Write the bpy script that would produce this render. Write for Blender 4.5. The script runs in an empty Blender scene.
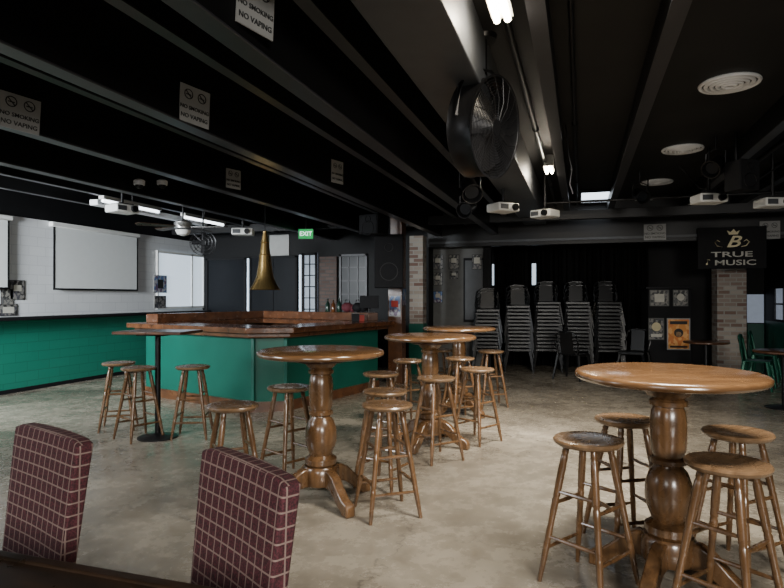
import bpy, bmesh, math, random
from mathutils import Vector, Matrix
random.seed(4)
PI=math.pi; R=math.radians
col=bpy.context.scene.collection
TH=R(17.7); S,Cc=math.sin(TH),math.cos(TH)
F=590.0; HY=297.0; EYE=1.45
FW=Vector((-S,Cc,0)); RT=Vector((Cc,S,0))
# ---- points on real planes of the room, read from the photograph
def onD(px,d,z=0.0):
    v=FW*d+RT*((px-392)/F*d); return Vector((v.x,v.y,z))
def onZ(px,py,z):
    d=(z-EYE)*F/(HY-py); return onD(px,d,z)
def onY(px,py,Y):
    s=(px-392)/F; d=Y/(Cc+S*s); v=onD(px,d); return Vector((v.x,Y,EYE+(HY-py)/F*d))
def onX(px,py,X):
    s=(px-392)/F; d=X/(-S+Cc*s); v=onD(px,d); return Vector((X,v.y,EYE+(HY-py)/F*d))
# ---- materials
def nt(name):
    m=bpy.data.materials.new(name); m.use_nodes=True
    t=m.node_tree; b=t.nodes['Principled BSDF']; return m,t,b
def N(t,typ,**k):
    n=t.nodes.new(typ)
    for a,v in k.items(): setattr(n,a,v)
    return n
def paint(name,c,rough=.5,metal=0,var=.12,scale=8,emit=None,es=0,bump=0,spec=.5):
    m,t,b=nt(name)
    b.inputs['Roughness'].default_value=rough; b.inputs['Metallic'].default_value=metal; b.inputs['Specular IOR Level'].default_value=spec
    tc=N(t,'ShaderNodeTexCoord'); n=N(t,'ShaderNodeTexNoise'); n.inputs['Scale'].default_value=scale; n.inputs['Detail'].default_value=5
    t.links.new(tc.outputs['Object'],n.inputs['Vector'])
    r=N(t,'ShaderNodeValToRGB')
    r.color_ramp.elements[0].position=.3; r.color_ramp.elements[1].position=.7
    r.color_ramp.elements[0].color=(*[x*(1-var) for x in c],1); r.color_ramp.elements[1].color=(*[min(1,x*(1+var)) for x in c],1)
    t.links.new(n.outputs['Fac'],r.inputs['Fac']); t.links.new(r.outputs['Color'],b.inputs['Base Color'])
    if emit: b.inputs['Emission Color'].default_value=(*emit,1); b.inputs['Emission Strength'].default_value=es
    if bump:
        bp=N(t,'ShaderNodeBump'); bp.inputs['Strength'].default_value=bump; t.links.new(n.outputs['Fac'],bp.inputs['Height']); t.links.new(bp.outputs['Normal'],b.inputs['Normal'])
    return m
def wood(name,c1,c2,rough=.35,scale=(14,14,1.2),coat=.3):
    m,t,b=nt(name); b.inputs['Roughness'].default_value=rough; b.inputs['Coat Weight'].default_value=coat; b.inputs['Coat Roughness'].default_value=.15
    tc=N(t,'ShaderNodeTexCoord'); mp=N(t,'ShaderNodeMapping'); mp.inputs['Scale'].default_value=scale
    n=N(t,'ShaderNodeTexNoise'); n.inputs['Scale'].default_value=2.2; n.inputs['Detail'].default_value=6; n.inputs['Distortion'].default_value=.5
    r=N(t,'ShaderNodeValToRGB'); r.color_ramp.elements[0].position=.3; r.color_ramp.elements[1].position=.7
    r.color_ramp.elements[0].color=(*c1,1); r.color_ramp.elements[1].color=(*c2,1)
    t.links.new(tc.outputs['Object'],mp.inputs['Vector']); t.links.new(mp.outputs['Vector'],n.inputs['Vector']); t.links.new(n.outputs['Fac'],r.inputs['Fac']); t.links.new(r.outputs['Color'],b.inputs['Base Color'])
    n2=N(t,'ShaderNodeTexNoise'); n2.inputs['Scale'].default_value=12; n2.inputs['Detail'].default_value=6; t.links.new(tc.outputs['Object'],n2.inputs['Vector'])
    mr=N(t,'ShaderNodeMapRange'); mr.inputs['From Min'].default_value=.3; mr.inputs['From Max'].default_value=.7; mr.inputs['To Min'].default_value=max(.08,rough-.05); mr.inputs['To Max'].default_value=rough+.08
    t.links.new(n2.outputs['Fac'],mr.inputs['Value']); t.links.new(mr.outputs[0],b.inputs['Roughness'])
    return m
def brick(name,c1,c2,mort,axis='X',w=.4,h=.2,ms=.008,rough=.6,bump=.4):
    m,t,b=nt(name); b.inputs['Roughness'].default_value=rough
    g=N(t,'ShaderNodeNewGeometry'); s=N(t,'ShaderNodeSeparateXYZ'); cb=N(t,'ShaderNodeCombineXYZ')
    t.links.new(g.outputs['Position'],s.inputs[0])
    if axis=='XY':
        ad=N(t,'ShaderNodeMath',operation='ADD'); t.links.new(s.outputs['X'],ad.inputs[0]); t.links.new(s.outputs['Y'],ad.inputs[1]); t.links.new(ad.outputs[0],cb.inputs['X'])
    else: t.links.new(s.outputs[axis],cb.inputs['X'])
    t.links.new(s.outputs['Z'],cb.inputs['Y'])
    br=N(t,'ShaderNodeTexBrick'); br.inputs['Scale'].default_value=1; br.inputs['Brick Width'].default_value=w; br.inputs['Row Height'].default_value=h; br.inputs['Mortar Size'].default_value=ms
    br.inputs['Color1'].default_value=(*c1,1); br.inputs['Color2'].default_value=(*c2,1); br.inputs['Mortar'].default_value=(*mort,1)
    t.links.new(cb.outputs[0],br.inputs['Vector']); t.links.new(br.outputs['Color'],b.inputs['Base Color'])
    bp=N(t,'ShaderNodeBump'); bp.invert=True; bp.inputs['Strength'].default_value=bump; bp.inputs['Distance'].default_value=.01
    t.links.new(br.outputs['Fac'],bp.inputs['Height']); t.links.new(bp.outputs['Normal'],b.inputs['Normal'])
    return m
def plaid():
    m,t,b=nt('plaid_fabric'); b.inputs['Roughness'].default_value=.85
    tc=N(t,'ShaderNodeTexCoord'); s=N(t,'ShaderNodeSeparateXYZ'); t.links.new(tc.outputs['Object'],s.inputs[0])
    sn=N(t,'ShaderNodeSeparateXYZ'); t.links.new(tc.outputs['Normal'],sn.inputs[0])
    def sel(nrm,base):       # use the depth coordinate on faces that look along this axis
        ab=N(t,'ShaderNodeMath',operation='ABSOLUTE'); t.links.new(nrm,ab.inputs[0])
        gt=N(t,'ShaderNodeMath',operation='GREATER_THAN'); gt.inputs[1].default_value=.72; t.links.new(ab.outputs[0],gt.inputs[0])
        mm=N(t,'ShaderNodeMix',data_type='FLOAT'); t.links.new(gt.outputs[0],mm.inputs[0]); t.links.new(base,mm.inputs[2]); t.links.new(s.outputs['Y'],mm.inputs[3]); return mm.outputs[0]
    def line(sock,cell,wd,off):
        a=N(t,'ShaderNodeMath',operation='ADD'); a.inputs[1].default_value=off+5; t.links.new(sock,a.inputs[0])
        d=N(t,'ShaderNodeMath',operation='DIVIDE'); d.inputs[1].default_value=cell; t.links.new(a.outputs[0],d.inputs[0])
        f=N(t,'ShaderNodeMath',operation='FRACT'); t.links.new(d.outputs[0],f.inputs[0])
        l=N(t,'ShaderNodeMath',operation='LESS_THAN'); l.inputs[1].default_value=wd; t.links.new(f.outputs[0],l.inputs[0]); return l.outputs[0]
    a=line(sel(sn.outputs['X'],s.outputs['X']),.043,.13,.008); c=line(sel(sn.outputs['Z'],s.outputs['Z']),.043,.13,0)
    mx=N(t,'ShaderNodeMath',operation='MAXIMUM'); t.links.new(a,mx.inputs[0]); t.links.new(c,mx.inputs[1])
    n=N(t,'ShaderNodeTexNoise'); n.inputs['Scale'].default_value=160; t.links.new(tc.outputs['Object'],n.inputs['Vector'])
    r=N(t,'ShaderNodeValToRGB'); r.color_ramp.elements[0].position=.35; r.color_ramp.elements[1].position=.7
    r.color_ramp.elements[0].color=(.025,.006,.008,1); r.color_ramp.elements[1].color=(.095,.018,.026,1); t.links.new(n.outputs['Fac'],r.inputs['Fac'])
    mi=N(t,'ShaderNodeMix',data_type='RGBA'); t.links.new(mx.outputs[0],mi.inputs[0]); t.links.new(r.outputs['Color'],mi.inputs[6]); mi.inputs[7].default_value=(.22,.15,.13,1)
    t.links.new(mi.outputs[2],b.inputs['Base Color']); return m
def floor_mat():
    m,t,b=nt('worn_concrete')
    tc=N(t,'ShaderNodeTexCoord')
    n=N(t,'ShaderNodeTexNoise'); n.inputs['Scale'].default_value=.55; n.inputs['Detail'].default_value=10; n.inputs['Roughness'].default_value=.64; n.inputs['Distortion'].default_value=.5
    n2=N(t,'ShaderNodeTexNoise'); n2.inputs['Scale'].default_value=5; n2.inputs['Detail'].default_value=12; n2.inputs['Roughness'].default_value=.72
    for q in (n,n2): t.links.new(tc.outputs['Object'],q.inputs['Vector'])
    r=N(t,'ShaderNodeValToRGB'); e=r.color_ramp.elements; e[0].position=.34; e[0].color=(.125,.108,.084,1); e[1].position=.66; e[1].color=(.33,.29,.23,1)
    k=e.new(.5); k.color=(.22,.192,.150,1)
    t.links.new(n.outputs['Fac'],r.inputs['Fac'])
    r2=N(t,'ShaderNodeValToRGB'); r2.color_ramp.elements[0].position=.36; r2.color_ramp.elements[0].color=(.66,.65,.64,1); r2.color_ramp.elements[1].position=.58; r2.color_ramp.elements[1].color=(1,1,1,1)
    t.links.new(n2.outputs['Fac'],r2.inputs['Fac'])
    mu=N(t,'ShaderNodeMix',data_type='RGBA',blend_type='MULTIPLY'); mu.inputs[0].default_value=1
    t.links.new(r.outputs['Color'],mu.inputs[6]); t.links.new(r2.outputs['Color'],mu.inputs[7])
    nd=N(t,'ShaderNodeTexNoise'); nd.inputs['Scale'].default_value=9; nd.inputs['Detail'].default_value=4; t.links.new(tc.outputs['Object'],nd.inputs['Vector'])
    sc=N(t,'ShaderNodeVectorMath',operation='SCALE'); sc.inputs['Scale'].default_value=.3; t.links.new(nd.outputs['Color'],sc.inputs[0])
    ad=N(t,'ShaderNodeVectorMath',operation='ADD'); t.links.new(tc.outputs['Object'],ad.inputs[0]); t.links.new(sc.outputs[0],ad.inputs[1])
    # hairline cracks
    vc=N(t,'ShaderNodeTexVoronoi',feature='DISTANCE_TO_EDGE'); vc.inputs['Scale'].default_value=.45; t.links.new(ad.outputs[0],vc.inputs['Vector'])
    mc=N(t,'ShaderNodeMapRange'); mc.inputs['From Min'].default_value=.001; mc.inputs['From Max'].default_value=.004; mc.inputs['To Min'].default_value=.45; mc.inputs['To Max'].default_value=0
    t.links.new(vc.outputs['Distance'],mc.inputs['Value'])
    last=mc.outputs[0]
    # old stains on the slab
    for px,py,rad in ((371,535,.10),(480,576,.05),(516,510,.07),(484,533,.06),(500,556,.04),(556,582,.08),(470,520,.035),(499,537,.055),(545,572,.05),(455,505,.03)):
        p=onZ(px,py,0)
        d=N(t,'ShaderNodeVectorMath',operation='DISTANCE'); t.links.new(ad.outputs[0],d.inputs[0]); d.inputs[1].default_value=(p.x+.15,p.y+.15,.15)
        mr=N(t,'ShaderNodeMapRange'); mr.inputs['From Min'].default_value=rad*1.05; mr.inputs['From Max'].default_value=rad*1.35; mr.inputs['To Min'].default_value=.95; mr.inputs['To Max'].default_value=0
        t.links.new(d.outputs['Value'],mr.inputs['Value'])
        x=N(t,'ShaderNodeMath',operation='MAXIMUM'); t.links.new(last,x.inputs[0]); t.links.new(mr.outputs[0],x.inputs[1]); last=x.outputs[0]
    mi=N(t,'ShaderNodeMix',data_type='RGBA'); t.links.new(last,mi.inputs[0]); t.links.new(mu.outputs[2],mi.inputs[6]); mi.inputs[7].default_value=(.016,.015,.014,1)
    t.links.new(mi.outputs[2],b.inputs['Base Color'])
    rr=N(t,'ShaderNodeMapRange'); rr.inputs['From Min'].default_value=.35; rr.inputs['From Max'].default_value=.65; rr.inputs['To Min'].default_value=.16; rr.inputs['To Max'].default_value=.36; t.links.new(n2.outputs['Fac'],rr.inputs['Value']); t.links.new(rr.outputs[0],b.inputs['Roughness'])
    bp=N(t,'ShaderNodeBump'); bp.inputs['Strength'].default_value=.05; t.links.new(n2.outputs['Fac'],bp.inputs['Height']); t.links.new(bp.outputs['Normal'],b.inputs['Normal'])
    return m
def poster_mat(name,c1,c2,c3,scale=9):
    m,t,b=nt(name); b.inputs['Roughness'].default_value=.4
    tc=N(t,'ShaderNodeTexCoord'); v=N(t,'ShaderNodeTexVoronoi'); v.inputs['Scale'].default_value=scale
    t.links.new(tc.outputs['Object'],v.inputs['Vector'])
    r=N(t,'ShaderNodeValToRGB'); r.color_ramp.interpolation='CONSTANT'
    e=r.color_ramp.elements; e[0].color=(*c1,1); e[1].position=.66; e[1].color=(*c3,1); k=e.new(.38); k.color=(*c2,1)
    t.links.new(v.outputs['Color'],r.inputs['Fac']); t.links.new(r.outputs['Color'],b.inputs['Base Color']); return m
M={}
M['black']=paint('black_ceiling_paint',(.004,.004,.0045),.6,spec=.2)
M['beam']=paint('black_beam_paint',(.005,.005,.0055),.45,spec=.35)
M['edge']=paint('beam_edge_highlight',(.03,.03,.034),.35)  # lighter tone paints the highlight along the beam bottoms
M['soffit']=paint('cool_grey_soffit_paint',(.048,.052,.058),.5)
M['grille']=paint('dark_grey_wire',(.03,.03,.032),.45,.4)
M['ceilpanel']=paint('charcoal_ceiling_panel',(.009,.009,.009),.6,var=.3,scale=2,spec=.3)
M['blackmetal']=paint('black_metal',(.012,.012,.013),.35,.6)
M['blackmatte']=paint('black_matte',(.006,.006,.007),.7,spec=.2)
M['chairmetal']=paint('black_chair_metal',(.006,.006,.0065),.33,0,spec=.4)
M['chrome']=paint('brushed_metal',(.35,.35,.35),.35,.9)
M['white']=paint('white_plastic',(.6,.6,.58),.45,var=.05)
M['duct']=paint('white_duct',(.75,.76,.78),.4,var=.05)
M['offwhite']=paint('aged_white_sign',(.28,.28,.27),.6,var=.06)
M['screen']=paint('screen_fabric',(.6,.62,.62),.8,var=.02)
M['ink']=paint('black_ink',(.012,.012,.012),.6)
M['red']=paint('red_ink',(.4,.03,.02),.6)
M['wbrick']=brick('white_block_wall',(.58,.59,.6),(.56,.57,.585),(.48,.49,.51),'Y',w=.3,h=.15,ms=.005,bump=.2)
M['gbrick']=brick('green_block_wall',(.010,.18,.12),(.009,.165,.11),(.0075,.135,.09),'Y',w=.4,h=.15,ms=.006,rough=.35,bump=.2)
M['rbrick']=brick('old_red_brick',(.15,.08,.06),(.36,.32,.27),(.30,.29,.26),'XY',w=.2,h=.075,ms=.010,rough=.8)
M['dbrick']=brick('dark_red_brick',(.05,.026,.02),(.09,.06,.05),(.05,.048,.045),'XY',w=.2,h=.075,ms=.010,rough=.8)
M['green']=paint('bar_green_paint',(.0035,.076,.053),.4,var=.1,scale=3,spec=.35)
M['oak']=wood('honey_oak',(.052,.026,.011),(.13,.066,.027),.26)
M['oak_top']=wood('honey_oak_top',(.085,.042,.018),(.155,.080,.034),.2,(1.5,9,9),.6)
M['oak_seat']=wood('oak_seat',(.085,.048,.023),(.16,.096,.050),.26,(2,9,9))
M['darkoak']=wood('brown_stained_wood',(.04,.016,.008),(.11,.044,.017),.3,(3,3,3))
M['redwood']=wood('reddish_bar_wood',(.05,.019,.009),(.125,.050,.022),.22,(3,3,3))
M['espresso']=wood('dark_table_wood',(.012,.008,.005),(.04,.022,.013),.3,(3,12,12))
M['plaid']=plaid()
M['floor']=floor_mat()
M['brass']=paint('brass',(.62,.42,.16),.25,.95,var=.1)
M['bulb']=paint('lit_bulb',(1,.9,.7),.4,emit=(1,.86,.62),es=30)
M['tube']=paint('white_glare_glow',(1,1,1),.4,emit=(.85,.93,1),es=5)  # glow for the added glare strips by the left wall
M['panelglow']=paint('lit_ceiling_panel',(.9,.95,1),.4,emit=(.8,.9,1),es=3.2)
M['day']=paint('daylight_glow',(.6,.7,.8),.3,emit=(.72,.86,1),es=1.0)
M['daydim']=paint('dim_frosted_glass',(.2,.24,.28),.3,emit=(.7,.8,1),es=.2)
M['glass']=paint('dark_window_glass',(.007,.008,.010),.3,spec=.15)
M['exit']=paint('exit_green',(.0,.05,.015),.4,emit=(.0,.55,.12),es=.8)
M['exitletter']=paint('exit_letters',(.8,1,.9),.4,emit=(.7,1,.85),es=1.6)
M['curtain']=paint('black_velvet_curtain',(.005,.0045,.0045),.9,spec=.1)
M['greenmetal']=paint('green_chair_metal',(.01,.1,.06),.35,.3)
M['maroon']=paint('maroon_cushion',(.09,.012,.02),.8)
M['gold']=paint('gold_print',(.5,.43,.26),.4,.2)
M['palegold']=paint('pale_silver_letters',(.42,.41,.36),.5)
M['greyp']=paint('grey_panel',(.085,.085,.08),.6)
M['bottle']=paint('bottle_dark',(.01,.03,.02),.12)
M['amber']=paint('amber_bottle',(.1,.035,.012),.12)
# ---- mesh builder
class MB:
    def __init__(s): s.bm=bmesh.new()
    def _x(s,vs,m):
        if m is not None: bmesh.ops.transform(s.bm,matrix=m,verts=vs)
    def box(s,c,sz,m=None,rz=0):
        r=bmesh.ops.create_cube(s.bm,size=1)['verts']
        bmesh.ops.transform(s.bm,matrix=Matrix.Translation(c)@Matrix.Rotation(rz,4,'Z')@Matrix.Diagonal((*sz,1)),verts=r); s._x(r,m); return s
    def bx(s,x0,x1,y0,y1,z0,z1): return s.box(((x0+x1)/2,(y0+y1)/2,(z0+z1)/2),(abs(x1-x0),abs(y1-y0),abs(z1-z0)))
    def cyl(s,p0,p1,r0,r1=None,seg=16):
        p0=Vector(p0);p1=Vector(p1); r1=r0 if r1 is None else r1
        d=p1-p0; q=d.to_track_quat('Z','Y').to_matrix().to_4x4()
        v=bmesh.ops.create_cone(s.bm,cap_ends=True,segments=seg,radius1=r0,radius2=r1,depth=d.length)['verts']
        bmesh.ops.transform(s.bm,matrix=Matrix.Translation((p0+p1)/2)@q,verts=v); return s
    def lathe(s,prof,m=None,seg=24,cap=True):
        vs=[];rings=[]
        for r,z in prof:
            ring=[s.bm.verts.new((r*math.cos(2*PI*i/seg),r*math.sin(2*PI*i/seg),z)) for i in range(seg)]; rings.append(ring); vs+=ring
        for a,b in zip(rings,rings[1:]):
            for i in range(seg):
                j=(i+1)%seg; s.bm.faces.new((a[i],a[j],b[j],b[i]))
        if cap:
            s.bm.faces.new(list(reversed(rings[0]))); s.bm.faces.new(rings[-1])
        s._x(vs,m); return s
    def prism(s,poly,z0,z1,m=None):
        a=[s.bm.verts.new((x,y,z0)) for x,y in poly]; b=[s.bm.verts.new((x,y,z1)) for x,y in poly]; n=len(poly)
        s.bm.faces.new(list(reversed(a))); s.bm.faces.new(b)
        for i in range(n):
            j=(i+1)%n; s.bm.faces.new((a[i],a[j],b[j],b[i]))
        s._x(a+b,m); return s
    def ring(s,out,inn,z0,z1):
        n=len(out); V=s.bm.verts.new
        o0=[V((*p,z0)) for p in out]; o1=[V((*p,z1)) for p in out]; i0=[V((*p,z0)) for p in inn]; i1=[V((*p,z1)) for p in inn]
        for i in range(n):
            j=(i+1)%n; f=s.bm.faces.new
            f((o0[i],o0[j],o1[j],o1[i])); f((i0[j],i0[i],i1[i],i1[j])); f((o1[i],o1[j],i1[j],i1[i])); f((o0[j],o0[i],i0[i],i0[j]))
        return s
    def tube(s,pts,r,seg=8):
        pts=[Vector(p) for p in pts]; rings=[]
        rr=r if isinstance(r,(list,tuple)) else [r]*len(pts)
        for i,p in enumerate(pts):
            d=(pts[min(i+1,len(pts)-1)]-pts[max(i-1,0)]).normalized()
            q=d.to_track_quat('Z','Y').to_matrix()
            rings.append([s.bm.verts.new(p+q@Vector((rr[i]*math.cos(2*PI*k/seg),rr[i]*math.sin(2*PI*k/seg),0))) for k in range(seg)])
        for a,b in zip(rings,rings[1:]):
            off=min(range(seg),key=lambda o:(a[0].co-b[o].co).length)
            for k in range(seg):
                s.bm.faces.new((a[k],a[(k+1)%seg],b[(k+1+off)%seg],b[(k+off)%seg]))
        s.bm.faces.new(list(reversed(rings[0]))); s.bm.faces.new(rings[-1]); return s
    def torus(s,R0,r,m=None,seg=24,ms=6):
        g=[]
        for i in range(seg):
            a=2*PI*i/seg
            g.append([s.bm.verts.new(((R0+r*math.cos(2*PI*k/ms))*math.cos(a),(R0+r*math.cos(2*PI*k/ms))*math.sin(a),r*math.sin(2*PI*k/ms))) for k in range(ms)])
        for i in range(seg):
            for k in range(ms):
                s.bm.faces.new((g[i][k],g[(i+1)%seg][k],g[(i+1)%seg][(k+1)%ms],g[i][(k+1)%ms]))
        s._x([v for q in g for v in q],m); return s
    def ball(s,c,r,m=None,sc=(1,1,1)):
        v=bmesh.ops.create_uvsphere(s.bm,u_segments=16,v_segments=10,radius=r)['verts']
        bmesh.ops.transform(s.bm,matrix=Matrix.Translation(c)@Matrix.Diagonal((*sc,1)),verts=v); s._x(v,m); return s
    def build(s,name,mat,parent=None,bevel=0,smooth=True,segs=2):
        bmesh.ops.recalc_face_normals(s.bm,faces=s.bm.faces)
        me=bpy.data.meshes.new(name)
        off=Vector((0,0,0))
        if parent is None:
            xs=[v.co for v in s.bm.verts]
            off=Vector(((min(v.x for v in xs)+max(v.x for v in xs))/2,(min(v.y for v in xs)+max(v.y for v in xs))/2,min(v.z for v in xs)))
            bmesh.ops.translate(s.bm,vec=-off,verts=s.bm.verts)
        s.bm.to_mesh(me); s.bm.free()
        if smooth:
            for p in me.polygons: p.use_smooth=True
            me.set_sharp_from_angle(angle=R(38))
        me.materials.append(mat)
        o=bpy.data.objects.new(name,me); col.objects.link(o); o.parent=parent
        if parent is None: o.location=off
        if bevel:
            b=o.modifiers.new('bevel','BEVEL'); b.width=bevel; b.segments=segs; b.limit_method='ANGLE'; b.angle_limit=R(35)
        return o
def tag(o,label,cat=None,group=None,kind=None):
    o['label']=label
    if cat: o['category']=cat
    if group: o['group']=group
    if kind: o['kind']=kind
    return o
def thing(name,label,cat,loc=(0,0,0),rz=0,group=None,mat=None):
    o=bpy.data.objects.new(name,None); col.objects.link(o); o.empty_display_size=.1
    if mat is not None: o.matrix_world=mat
    else: o.location=loc; o.rotation_euler=(0,0,rz)
    return tag(o,label,cat,group)
def copy_tree(o,parent=None):
    c=o.copy(); col.objects.link(c); c.parent=parent
    for ch in list(o.children): copy_tree(ch,c)
    return c
def struct(name,mb,mat,label,**k):
    o=mb.build(name,mat,**k); o['kind']='structure'; o['label']=label; return o
def facing(c,n):      # local x to the viewer's right, y up, z out of the face
    n=Vector(n).normalized(); r=Vector((0,0,1)).cross(n).normalized(); u=n.cross(r)
    m=Matrix((r,u,n)).transposed().to_4x4(); m.translation=Vector(c); return m
def text(body,size,loc,mat,parent,name='lettering',ext=.0015,sx=1,shear=0):
    cu=bpy.data.curves.new('t','FONT'); cu.body=body; cu.size=size; cu.align_x='CENTER'; cu.align_y='CENTER'; cu.extrude=ext; cu.resolution_u=3; cu.offset=size*.012; cu.shear=shear
    t=bpy.data.objects.new('t',cu); col.objects.link(t); bpy.context.view_layer.update()
    me=bpy.data.meshes.new_from_object(t.evaluated_get(bpy.context.evaluated_depsgraph_get()))
    bpy.data.objects.remove(t); me.materials.clear(); me.materials.append(mat)
    o=bpy.data.objects.new(name,me); col.objects.link(o); o.parent=parent; o.location=loc; o.scale=(sx,1,1); return o

# ================= ROOM =================
XL,XR,YB,YF,ZC=-8.2,3.4,13.1,-3.0,3.2
struct('floor',MB().bx(XL-.2,XR+.2,YF-.2,YB+.2,-.1,0),M['floor'],'worn, stained concrete floor',smooth=False)
struct('ceiling',MB().bx(XL-.2,XR+.2,YF-.2,YB+.2,ZC,ZC+.1),M['ceilpanel'],'dark painted ceiling',smooth=False)
struct('wall_left',MB().bx(XL-.15,XL,YF,11.5,1.1,2.68),M['wbrick'],'white painted block wall above the green wainscot',smooth=False)
struct('wall_left_wainscot',MB().bx(XL-.15,XL+.03,YF,11.5,0,1.1),M['gbrick'],'green painted block wainscot',smooth=False)
struct('wall_left_header',MB().bx(XL-.15,XL+.02,YF,11.5,2.68,ZC),M['black'],'black band above the white wall',smooth=False)
struct('trim_1',MB().bx(XL+.03,XL+.26,YF,11.45,1.1,1.15),M['blackmatte'],'narrow dark drink ledge along the green wall',bevel=.008)
struct('baseboard_left',MB().bx(XL+.03,XL+.05,YF,11.45,0,.06),M['blackmatte'],'dark baseboard under green wall',smooth=False)
struct('wall_back_left',MB().bx(XL-.15,-2.9,11.5,11.7,0,ZC),M['black'],'dark wall behind the bar',smooth=False)
struct('wall_back_side',MB().bx(-3.0,-2.9,11.7,YB,0,ZC),M['black'],'short dark return wall',smooth=False)
struct('wall_back',MB().bx(-2.9,XR+.15,YB,YB+.15,0,ZC),M['black'],'black wall behind the curtain',smooth=False)
struct('wall_right',MB().bx(XR,XR+.15,YF,YB,0,1.0),M['green'],'green lower part of right wall',smooth=False)
struct('wall_right_upper',MB().bx(XR,XR+.15,YF,YB,1.0,ZC),M['black'],'dark upper part of right wall',smooth=False)
struct('wall_front',MB().bx(XL-.15,XR+.15,YF-.15,YF,0,ZC),M['greyp'],'wall behind the viewer',smooth=False)
n=2
for i,x in enumerate((-1.55,-2.65,-3.87,-4.95)):
    struct('trim_%d'%n,MB().bx(x-.05,x+.05,YF,11.45,2.66,ZC),M['beam'],'deep black ceiling beam over the bar side',bevel=.004); n+=1
    struct('trim_%d'%n,MB().bx(x-.06,x+.06,YF,11.45,2.645,2.66),M['edge'],'lighter strip painting the highlight under a deep black beam',bevel=.004); n+=1  # thin strip added to carry the painted highlight
for x in (-1.25,-2.1,-3.25,-4.4,-5.6,-6.3,-7.1):
    struct('trim_%d'%n,MB().bx(x-.035,x+.035,YF,11.45,2.86,ZC),M['beam'],'shallower black joist over the bar side',bevel=.004); n+=1
    struct('trim_%d'%n,MB().bx(x-.04,x+.04,YF,11.45,2.85,2.86),M['edge'],'lighter strip painting the highlight under a shallow black joist',smooth=False); n+=1
struct('trim_%d'%n,MB().bx(-1.0,-.6,YF,11.3,2.8,ZC),M['soffit'],'wide charcoal girder dividing the ceiling',bevel=.01); n+=1
for x in (-.22,.5,1.72,2.5):
    struct('trim_%d'%n,MB().bx(x-.045,x+.045,YF,11.4,2.98,ZC),M['beam'],'black ceiling joist over the pub tables',bevel=.004); n+=1
    struct('trim_%d'%n,MB().bx(x-.05,x+.05,YF,11.4,2.97,2.98),M['edge'],'lighter strip painting the highlight under a joist over the pub tables',smooth=False); n+=1
struct('trim_%d'%n,MB().bx(-2.9,XR,11.4,11.6,2.43,ZC),M['beam'],'black header across the far end',bevel=.006); n+=1
struct('trim_%d'%n,MB().bx(-8.1,XR,10.3,10.42,2.75,2.9),M['beam'],'black cross beam before the far header',bevel=.004); n+=1
struct('trim_%d'%n,MB().bx(-2.9,XR,11.36,11.4,2.5,2.54),M['soffit'],'thin rail on the far header',smooth=False); n+=1
# pipes and rails under the ceiling on the right
pipes=[((-.42,-2.5,3.12),(-.42,11.2,3.12),.022,'thin conduit running beside the big girder'),((-.05,-2.5,3.14),(-.05,11.2,3.14),.016,'thinner conduit beside the bulbs'),((2.05,-2.5,3.1),(2.05,11.2,3.1),.03,'thick black pipe running along the far right ceiling')]
for a_,b_,r_,l in pipes:
    t=thing('ceiling_pipe','black '+l,'pipe',a_,group='pipes along the ceiling')
    L=b_[1]-a_[1]; MB().cyl((0,0,0),(0,L,0),r_,seg=12).build('pipe_run',M['blackmetal'],t)
    for y in (2.5,5.5,8.5,11.5): MB().torus(r_+.006,.006,Matrix.Translation((0,y,0))@Matrix.Rotation(PI/2,4,'X'),16).cyl((0,y,r_),(0,y,ZC-a_[2]),.006,seg=6).build('pipe_clamp',M['blackmetal'],t)
t=thing('lighting_rail','long black rail carrying the stage lights across right ceiling','rail',(-.55,9.4,2.9))
MB().cyl((0,0,0),(3.9,0,0),.02,seg=12).build('rail_tube',M['blackmetal'],t)
for x in (.3,1.5,2.7,3.7): MB().cyl((x,0,.02),(x,0,.3),.01,seg=8).build('hanger',M['blackmetal'],t)
d_=thing('air_duct','white strip-like duct under the black ceiling by the left wall','duct',(-6.6,8.0,2.76))
MB().box((0,0,.04),(.14,2.6,.08)).build('duct_body',M['duct'],d_,bevel=.01)
for y in (-1.1,0,1.1): MB().cyl((0,y,.08),(0,y,.44),.01,seg=8).build('hanger',M['blackmetal'],d_)
for y,l in ((6.9,'nearer of the two'),(8.6,'farther of the two')):  # glowing strips added to imitate white glare below the ceiling
    t=thing('glare_strip','added glowing strip for white glare under the black ceiling near left wall, '+l,'light',(-6.1,y,2.74),group='added glare strips near the left wall')
    MB().tube([(0,-.55,0),(0,.55,0)],.02,10).build('tube',M['tube'],t)
    MB().box((0,0,.045),(.09,1.15,.05)).build('strip_back',M['white'],t,bevel=.006)
    MB().cyl((0,0,.07),(0,0,.46),.01,seg=8).build('hanger',M['blackmetal'],t)
def window(i,px0,px1,pyt,zb,Y,gl,frame,nx,nz,label):
    x0=onY(px0,0,Y).x; x1=onY(px1,0,Y).x; zt=onY((px0+px1)/2,pyt,Y).z
    w=struct('window_%d'%i,MB().bx(x0,x1,Y-.03,Y-.005,zb,zt),gl,label,smooth=False)
    m=MB(); t=.05; c=(x0+x1)/2; h=zt-zb; wd=x1-x0
    def b(a0,a1,b0,b1): m.bx(a0-c,a1-c,-.04,.01,b0-zb,b1-zb)
    b(x0,x0+t,zb,zt); b(x1-t,x1,zb,zt); b(x0,x1,zb,zb+t); b(x0,x1,zt-t,zt)
    m.build('window_frame',frame,w,bevel=.005)
    if nx or nz:
        m=MB()
        for k in range(1,nx): m.bx(-wd/2+wd*k/nx-.01,-wd/2+wd*k/nx+.01,-.03,.005,0,h)
        for k in range(1,nz): m.bx(-wd/2,wd/2,-.03,.005,h*k/nz-.01,h*k/nz+.01)
        m.build('muntins',frame,w)
    return w
window(1,207,247,258,.95,11.5,M['glass'],M['blackmatte'],0,0,'dark glazed opening behind bar')
window(2,250,298,256,.95,11.5,M['glass'],M['blackmatte'],2,0,'dark window behind the brass lamp')
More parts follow.
